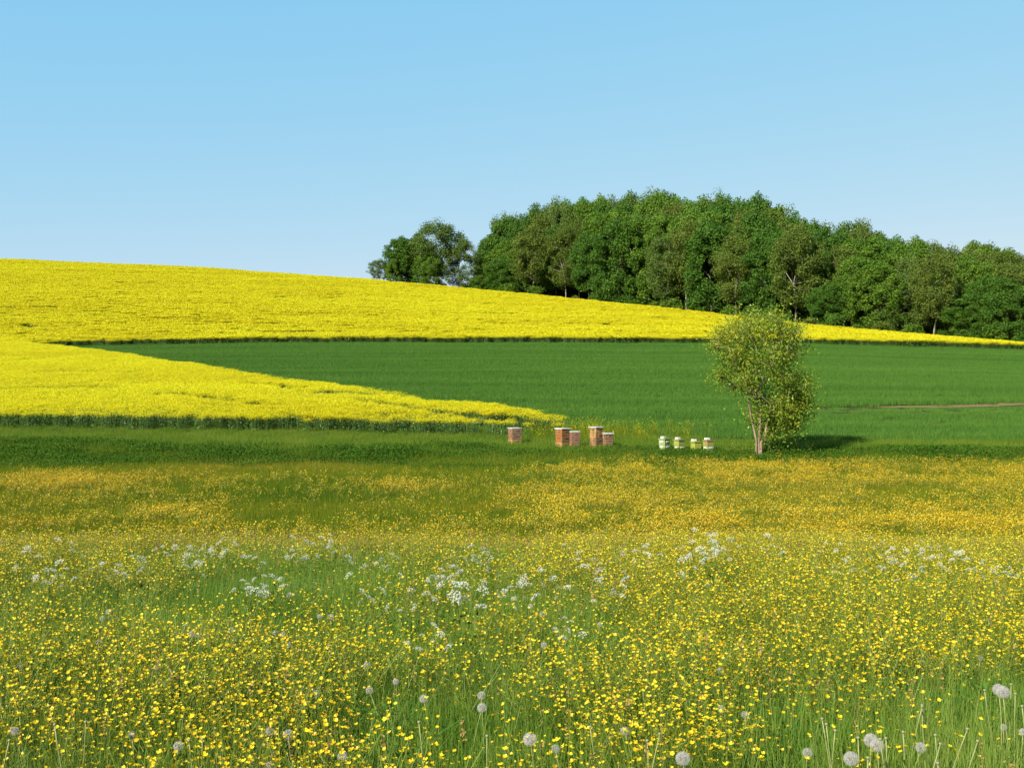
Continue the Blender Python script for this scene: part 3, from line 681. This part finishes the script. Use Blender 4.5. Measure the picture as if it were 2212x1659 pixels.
# suckers / shrub in the shade to the right of its foot
for dx, dy, s, lab in ((.95, .5, .42, 'dark green shrub in the shade right of the lone tree trunk'), (1.9, .7, .36, 'low dark shrub farther right under the lone tree'), (.5, .9, .3, 'small leafy shrub just behind the lone tree trunk'), (-.75, .8, .22, 'sparse little shrub left of the lone tree trunk')):
    o = thing('shrub', lab, 'shrub', (TX+dx, TY+dy, float(H(TX+dx, TY+dy))), dx*3, 'shrubs around the foot of the lone tree'); o.scale = (s, s, s)
    a, b = SP[1]; 
    g = Geo(); r2 = np.random.default_rng(int(900+dx*10)); P = np.stack([r2.normal(size=1300)*.95, r2.normal(size=1300)*.8, np.abs(r2.normal(size=1300))*1.0], 1)
    V, Qd, R = leafquads(r2, P, .22, .5, .3); g.add(V, None, Qd, 0, R); link('stem', a, o); link('foliage', g.mesh('shrub_leaves', [M['fg_leaf'] if s < .4 else M['leafy']]), o)

# ------------------------------------------------------------------ bee hives
import bmesh
def box_mesh(name, mat, boxes, bev=.006):
    bm = bmesh.new()
    for (cx, cy, cz, sx, sy, sz) in boxes:
        r = bmesh.ops.create_cube(bm, size=1)
        for v in r['verts']: v.co.x = v.co.x*sx + cx; v.co.y = v.co.y*sy + cy; v.co.z = v.co.z*sz + cz
    bmesh.ops.bevel(bm, geom=bm.edges[:], offset=bev, segments=2, affect='EDGES')
    me = bpy.data.meshes.new(name); bm.to_mesh(me); bm.free(); me.materials.append(mat); return me
def wood(name, cols): return solid(name, None, None, 4, .85, .15, (1.3, 1.3, .35), 6, .3, cols=cols)
HM = {
 'rust': wood('rust_brown_wood', [(.36, .10, .012), (.30, .11, .02), (.18, .11, .06), (.28, .16, .07)]),
 'red': wood('faded_red_wood', [(.36, .25, .12), (.24, .10, .045), (.14, .10, .065), (.32, .21, .11)]),
 'tan': wood('tan_weathered_wood', [(.42, .29, .11), (.32, .17, .06), (.17, .12, .06)]),
 'pink': wood('pinkish_grey_wood', [(.22, .16, .11), (.25, .12, .065), (.14, .11, .08)]),
 'pale': wood('pale_green_paint', [(.30, .36, .16), (.22, .30, .09), (.40, .44, .26)]),
 'olive': wood('olive_green_paint', [(.26, .30, .03), (.30, .33, .05), (.20, .24, .03)]),
 'yolive': wood('yellow_olive_paint', [(.30, .30, .07), (.24, .28, .06), (.32, .24, .08)]),
 'brown': wood('brown_green_paint', [(.26, .26, .06), (.28, .20, .06), (.24, .30, .10)]),
}
M['lid'] = solid('zinc_lid', (.42, .43, .36), (.64, .63, .55), 9, .45, .5)
M['white'] = solid('white_paint', (.54, .56, .44), (.70, .70, .58), 9, .5, .4)
M['stand'] = solid('hive_stand_wood', (.16, .11, .07), (.26, .19, .12), 8, .9)
M['hole'] = solid('entrance_dark', (.01, .01, .01), (.02, .018, .015), 8, .9)
def hive(u, Y, toprow, width, nbox, mats, yaw, label, group, strips=None, block=None, lidmat='lid', lidover=.03):
    X = (u-CU)/F*Y; z0 = float(H(X, Y)); ztop = EYE + Y*(CV - toprow)/F; Ht = ztop - z0 - (.09 if block else 0)
    t = thing('bee_hive', label, 'bee hive', (X, Y, z0 - .02), yaw, group)
    w = width*.92; stand = .10; lid = .055; bh = (Ht + .02 - stand - lid)/nbox
    link('stand', box_mesh('hive_stand', M['stand'], [(-w*.36, 0, stand/2-.002, .07, w*.96, stand), (w*.36, 0, stand/2-.002, .07, w*.96, stand)]), t)
    for k in range(nbox):
        z = stand + bh*(k+.5); j = (k % 2)*.004
        b = link('hive_box', box_mesh('hive_box', HM[mats[k % len(mats)]], [(j, -j, z, w - j*2, w - j*2, bh - .006)]), t)
        if strips:
            bars = [(0, -w/2 - .012, z + bh*.12, w*.52, .03, .045), (-w/2 - .012, 0, z + bh*.12, .03, w*.52, .045)] if strips[k] else []
            if bars: link('handle', box_mesh('hive_handle', M['white'], bars, .004), b)
        else:
            link('handle', box_mesh('hive_handle', HM[mats[(k+1) % len(mats)]], [(0, -w/2 - .01, z + bh*.15, w*.4, .022, .03), (-w/2 - .01, 0, z + bh*.15, .022, w*.4, .03)], .003), b)
    link('entrance', box_mesh('hive_entrance', M['hole'], [(0, -w/2 - .002, stand + .02, w*.6, .006, .016)], .001), t)
    L_ = link('lid', box_mesh('hive_lid', M[lidmat] if lidmat in M else HM[lidmat], [(0, 0, stand + nbox*bh + lid*.6, w + 2*lidover, w + 2*lidover, .012), (0, 0, stand + nbox*bh + lid*.3, w + 2*lidover - .01, w + 2*lidover - .01, lid*.6)], .003), t)
    if block: 
        bx = block; link('lid_block', box_mesh('lid_block', M['white'], [(bx, -bx*.3, stand + nbox*bh + lid*.6 + .012 + .045, .19, .15, .085)], .008), L_)
    return t
YW = math.radians(36); G1, G2 = 'weathered wooden bee hives in front of the rape', 'small painted green bee hives left of the tree'
hive(1112, 49.6, 923, .50, 3, ['tan', 'red', 'pink'], YW*.7, 'single reddish brown bee hive standing apart at the left', G1, lidover=.02)
hive(1216, 48.4, 924, .53, 3, ['tan', 'rust', 'rust'], YW, 'rust orange bee hive with pale lid, left of the close pair', G1)
hive(1240.5, 48.3, 930.5, .42, 3, ['red', 'pink', 'pink'], YW*.5, 'narrow pinkish grey bee hive beside the rust orange hive', G1, lidover=.02)
hive(1288.5, 48.3, 921, .47, 4, ['red', 'red', 'tan', 'tan'], YW, 'tallest tan and brown bee hive with overhanging white lid', G1, lidover=.04)
hive(1313, 48.1, 934.5, .38, 3, ['red', 'pink', 'red'], YW*.5, 'short brown bee hive with white lid right of the tallest hive', G1, lidover=.04)
Y5 = math.radians(42)
hive(1435, 46.6, 942, .36, 3, ['pale', 'pale', 'pale'], Y5, 'pale bee hive with white handle strips on both faces', G2, (1, 1, 1), -.05, 'pale')
hive(1467, 46.5, 944, .34, 3, ['brown', 'yolive', 'yolive'], Y5*.8, 'yellowish olive bee hive with white block on its lid', G2, (0, 1, 0), -.06, 'yolive')
hive(1503, 46.5, 948, .36, 2, ['olive', 'olive'], Y5*.6, 'plain olive green bee hive between two others with dark lid edge', G2, (0, 0), -.08, 'olive')
hive(1530, 46.4, 945, .35, 3, ['pale', 'pale', 'brown'], Y5*.6, 'brown and pale green bee hive nearest to the tree', G2, (1, 1, 0), -.05, 'brown')

# ------------------------------------------------------------------ dandelion clocks and bald stalks
drng = np.random.default_rng(5)
def clock_meshes(seed, full=1.0):
    rng = np.random.default_rng(seed); R = .0235; g = Geo(); core = Geo()
    n = int(150*full); i = np.arange(n) + .5; ph = np.arccos(1 - 2*i/n); th = PI*(1 + 5**.5)*i
    D = np.stack([np.cos(th)*np.sin(ph), np.sin(th)*np.sin(ph), np.cos(ph)], 1) + rng.normal(size=(n, 3))*.06
    D /= np.linalg.norm(D, axis=1, keepdims=True); D = D[D[:, 2] > -.86]
    if full < 1: bare = rng.normal(size=3); bare /= np.linalg.norm(bare); D = D[D @ bare < (.72 if full > .85 else .35)]
    for d in D:
        a = np.cross(d, [.3, .5, .8]); a /= np.linalg.norm(a); b = np.cross(d, a); c0 = d*R*.74
        s = a*.00012; g.add([d*.005-s, d*.005+s, c0+s, c0-s], None, [[0, 1, 2, 3]], 0, .4)
        for k in range(9):
            t = k*2*PI/9 + rng.random()*.3; e = math.cos(t)*a + math.sin(t)*b; sd = np.cross(e, d)*.00019
            tip = c0 + e*.0072 + d*R*.25; g.add([c0-sd, c0+sd, tip+sd*.8, tip-sd*.8], None, [[0, 1, 2, 3]], 0, rng.random())
    tube(core, [(0, 0, -.004), (0, 0, 0), (0, 0, .0045)], [.002, .0052, .003], 8, 0)
    return g.mesh('pappus_ball', [M['pappus']]), core.mesh('seed_core', [M['seedcore']])
CM = [clock_meshes(1), clock_meshes(2, .92), clock_meshes(3, .8)]
def stem_mesh(seed, h, lean, m='dand_stem', r=.0019):
    rng = np.random.default_rng(seed); g = Geo(); tube(g, stemline(rng, (-lean[0], -lean[1], -h), (0, 0, 0), .012, 8), np.linspace(r*1.2, r, 8), 6, 0, rng.random(), True)
    return g.mesh('dandelion_stem', [M[m]], True)
def locate(u, row, h, y0=2.2, y1=14.):
    Ys = np.linspace(y0, y1, 2400); Xs = (u-CU)/F*Ys; r = CV + F*(EYE - H(Xs, Ys) - h)/Ys; k = int(np.argmin(np.abs(r - row)))
    return float(Xs[k]), float(Ys[k])
CLK = [(1838, 1640), (1881, 1600), (1895, 1611), (2157, 1490), (2167, 1496), (1475, 1640), (1145, 1598), (1744, 1627), (1989, 1616), (2168, 1572), (2117, 1422), (855, 1473), (793, 1438), (798, 1492), (285, 1588), (583, 1580), (623, 1587), (740, 1633), (582, 1655), (385, 1612), (683, 1497), (1040, 1503), (1041, 1530), (915, 1510), (31, 1580), (1200, 1618), (1175, 1394), (1172, 1327), (400, 1352), (415, 1370), (428, 1374), (500, 1362), (212, 1388), (235, 1322), (595, 1368), (612, 1372), (505, 1385), (728, 1378), (710, 1398), (625, 1393), (690, 1332), (715, 1333), (1610, 1545), (1558, 1533), (340, 1443), (1296, 1350), (935, 1385), (222, 1336), (1556, 1450), (1350, 1580), (1146, 1310), (44, 1438), (2210, 1582)]
lab = {0: 'large white dandelion clock lowest in the green grass at lower right', 1: 'upper of two touching dandelion clocks in the green grass', 2: 'lower of two touching dandelion clocks in the green grass',
       3: 'left of two overlapping dandelion clocks at the right edge of the meadow', 4: 'right of two overlapping dandelion clocks at the right edge of the meadow', 5: 'large dandelion clock at the bottom between buttercups and green grass', 6: 'round dandelion clock at the bottom centre above nearby buttercups'}
rest = sorted(range(7, len(CLK)), key=lambda k: CLK[k][0])
for q, k in enumerate(rest): lab[k] = f'{ordinal(q+1)} smaller grey-white dandelion clock from the left, among buttercups and grass'
for k, (u, r) in enumerate(CLK):
    h = .42 if k < 7 else .33
    if k in (3, 4): h = .46
    X, Y = locate(u, r, h); z = float(H(X, Y)) + h
    t = thing('dandelion_clock', lab[k], 'dandelion', (X, Y, z - h), 0, 'dandelion clocks in the meadow')
    link('stem', stem_mesh(k, h, (drng.normal()*.04, drng.normal()*.03)), t, (0, 0, h))
    a, b = CM[0 if k < 7 else drng.integers(0, 3)]; s = drng.uniform(.92, 1.02) if k < 7 else drng.uniform(.55, .82)
    hd = link('seed_head', a, t, (0, 0, h + .002)); hd.scale = (s, s, s); link('seed_core', b, hd)
g = Geo(); tube(g, [(0, 0, -.004), (0, 0, 0), (0, 0, .004), (0, 0, .006)], [.002, .005, .0055, .003], 8, 0)
BALD = g.mesh('bald_head', [solid('bald_head', (.20, .19, .09), (.30, .28, .14), 200, .7)], True)
ST = [((275, 820), (318, 1240)), ((315, 870), (378, 1290)), ((400, 935), (396, 1290)), ((620, 1000), (615, 1290)), ((833, 1015), (835, 1290)), ((888, 1005), (905, 1150)), ((1235, 690), (1265, 1140)), ((1362, 975), (1382, 1100)), ((1410, 1060), (1383, 1160)), ((1670, 915), (1540, 1260)), ((1768, 1035), (1708, 1240)), ((1835, 545), (1872, 690)), ((2090, 490), (2070, 790)), ((2130, 580), (2128, 760)), ((715, 1195), (722, 1290)), ((1385, 1245), (1390, 1290)), ((1052, 945), (1056, 1050)), ((2195, 700), (2195, 900)), ((1235, 700), (1200, 1000))]
for q, (a, b) in enumerate(sorted(ST)):
    u, r = 1714 + a[0]*.225, 1368.5 + a[1]*.225; dx = (b[0]-a[0])/(b[1]-a[1]+1)
    h = .46; X, Y = locate(u, r, h); t = thing('bald_dandelion', f'{ordinal(q+1)} bald pale dandelion stalk from the left in the lower right grass', 'dandelion', (X, Y, float(H(X, Y))), 0, 'bald dandelion stalks')
    link('stem', stem_mesh(50+q, h, (-dx*h, drng.normal()*.02), r=.0021), t, (0, 0, h)); link('receptacle', BALD, t, (0, 0, h))
# pale stalks at the lower left
for q, (u, r, dx) in enumerate(((437, 1597, -.1), (408, 1600, .05), (185, 1560, -.2), (118, 1565, .3), (20, 1600, -.1), (905, 1560, .02), (1052, 1590, .12), (1275, 1570, .1), (1398, 1600, .1), (1425, 1585, -.2))):
    h = .45; X, Y = locate(u, r, h); t = thing('bald_dandelion', f'{ordinal(q+1)} bald pale dandelion stalk from the left along the bottom edge', 'dandelion', (X, Y, float(H(X, Y))), 0, 'bald dandelion stalks')
    link('stem', stem_mesh(80+q, h, (-dx*h, drng.normal()*.02)), t, (0, 0, h)); link('receptacle', BALD, t, (0, 0, h))

# ------------------------------------------------------------------ cow parsley
def umbel_mesh(seed):
    rng = np.random.default_rng(seed); g = Geo(); R = .032
    for k in range(13):
        a = k*2.4; r = R*math.sqrt((k+.4)/13); c = np.array([r*math.cos(a), r*math.sin(a), .030 - r*r*16])
        g.add([(0, 0, 0), (.0006, 0, 0), c+[.0004, 0, 0], c], None, [[0, 1, 2, 3]], 1, .6)
        n = 13; P = c + np.stack([rng.normal(size=n)*.0042, rng.normal(size=n)*.0042, rng.normal(size=n)*.0015], 1)
        V, Qd, Rr = leafquads(rng, P, .0052, .9, 1.2); g.add(V, None, Qd, 0, Rr)
    return g.mesh('umbel', [M['umbel'], M['stem']])
UM = [umbel_mesh(k) for k in range(3)]
def parsley_proto(seed, n):
    rng = np.random.default_rng(seed); g = Geo(); H0 = .27; tips = []
    tube(g, [(0, 0, 0), (.01, 0, .15), (0, .01, H0)], [.003, .0025, .002], 5, 0, .6, False)
    for k in range(n):
        a = k*2.4 + rng.random(); r = .14*math.sqrt((k+.3)/n); tip = np.array([r*math.cos(a), r*math.sin(a), .42 + rng.uniform(-.09, .06) - r*.25])
        tube(g, stemline(rng, (0, 0, rng.uniform(.15, H0)), tip, .01, 5), .0012, 4, 0, .6, False); tips.append(tip)
    gl = Geo(); P = np.stack([rng.normal(size=70)*.06, rng.normal(size=70)*.06, rng.uniform(.08, .3, 70)], 1); V, Qd, Rr = leafquads(rng, P, .03, .4, .6); gl.add(V, None, Qd, 0, Rr)
    return g.mesh('parsley_stem', [M['stem']]), gl.mesh('parsley_leaf', [M['verge']]), tips
PP = [parsley_proto(400+k, n) for k, n in enumerate((4, 6, 7))]
CP = [(1522, 1222), (1540, 1215), (1558, 1228), (1535, 1236), (990, 1325), (1008, 1328), (395, 1215), (415, 1208), (430, 1214), (455, 1198), (470, 1190), (700, 1187), (720, 1183), (768, 1240), (600, 1268), (550, 1258), (640, 1200), (660, 1196), (800, 1290), (340, 1196), (120, 1262), (112, 1246), (285, 1240), (540, 1296), (1045, 1200), (1030, 1204), (1105, 1278), (1122, 1298), (960, 1245), (935, 1262), (905, 1306), (860, 1250), (1240, 1205), (1265, 1215), (1290, 1222), (1340, 1204), (1365, 1218), (1400, 1212), (1480, 1190), (1495, 1252), (1660, 1186), (1690, 1196), (1800, 1205), (1825, 1218), (1905, 1190), (1925, 1200), (1905, 1226), (1950, 1218), (1985, 1205), (2010, 1216), (2040, 1198), (2070, 1208), (2060, 1232), (2110, 1224), (2150, 1240), (2185, 1216), (2195, 1236), (1975, 1240), (1300, 1262), (1330, 1300), (1180, 1230), (1200, 1262), (1060, 1236), (225, 1222), (60, 1218), (160, 1200), (840, 1205), (560, 1205), (500, 1196), (925, 1380), (1225, 1345)]
for q, (u, r) in enumerate(sorted(CP)):
    X, Y = locate(u, r, .42, 3, 15.5); a, l, tips = PP[q % 3]
    base = ordinal(q+1)
    t = thing('cow_parsley', f"{base} white-flowered cow parsley from the left across the middle of the meadow", 'cow parsley', (X, Y, float(H(X, Y))), drng.random()*6.28, 'cow parsley across the meadow')
    s = drng.uniform(.85, 1.15); s *= 1.3 if (abs(u-1540) < 22 or abs(u-1000) < 14) else 1; t.scale = (s*.95, s*.95, s*1.1); link('stem', a, t); link('foliage', l, t)
    for k, tp in enumerate(tips):
        um = link('umbel', UM[k % 3], t, tp - np.array([0, 0, .004]), k*1.3); ss = drng.uniform(.5, 1.05); um.scale = (ss, ss, ss); um.rotation_euler = (drng.normal()*.35 + .25, drng.normal()*.35, k)

# ------------------------------------------------------------------ broad-leaved dock plants
def dock(seed, n, h):
    rng = np.random.default_rng(seed); g = Geo()
    for k in range(n):
        a = rng.random()*2*PI; e = np.array([math.cos(a), math.sin(a), 0]); s = np.array([-e[1], e[0], 0]); L = h*rng.uniform(.7, 1.15); w = L*.09; V = []
        for t_ in np.linspace(0, 1, 6):
            c = e*L*(.12 + .5*t_*t_) + np.array([0, 0, L*(t_ - .3*t_**3)]); ww = w*math.sin(PI*min(1, t_*.92+.06))**.8; V += [c - s*ww + [0, 0, ww*.25], c, c + s*ww + [0, 0, ww*.25]]
        Qd = [[3*j+i_, 3*j+i_+1, 3*j+i_+4, 3*j+i_+3] for j in range(5) for i_ in (0, 1)]; g.add(V, None, Qd, 0, rng.random())
    return g.mesh('dock_leaves', [M['dock']], True)
for u, r, n, h, lab_ in ((870, 1300, 16, .5, 'dark green broad-leaved dock beside the white cow parsley'), (120, 1440, 14, .45, 'dark broad-leaved dock among buttercups at the left'), (165, 1452, 10, .42, 'second dark dock just right of the dock at the left'),
                         (670, 1388, 5, .5, 'narrow upright dark dock in the left middle of the meadow'), (545, 1490, 9, .42, 'green dock leaves among buttercups at the lower left'), (2065, 1235, 10, .4, 'dark dock by the cow parsley on the right'), (75, 1560, 6, .42, 'narrow dark dock near the lower left corner'), (150, 1310, 6, .45, 'small dark dock at the left of the meadow')):
    X, Y = locate(u, r, .36, 3, 15); t = thing('dock_plant', lab_, 'dock plant', (X, Y, float(H(X, Y))), 0, 'dock plants in the meadow'); link('leaves', dock(int(u), n, h*.62), t)
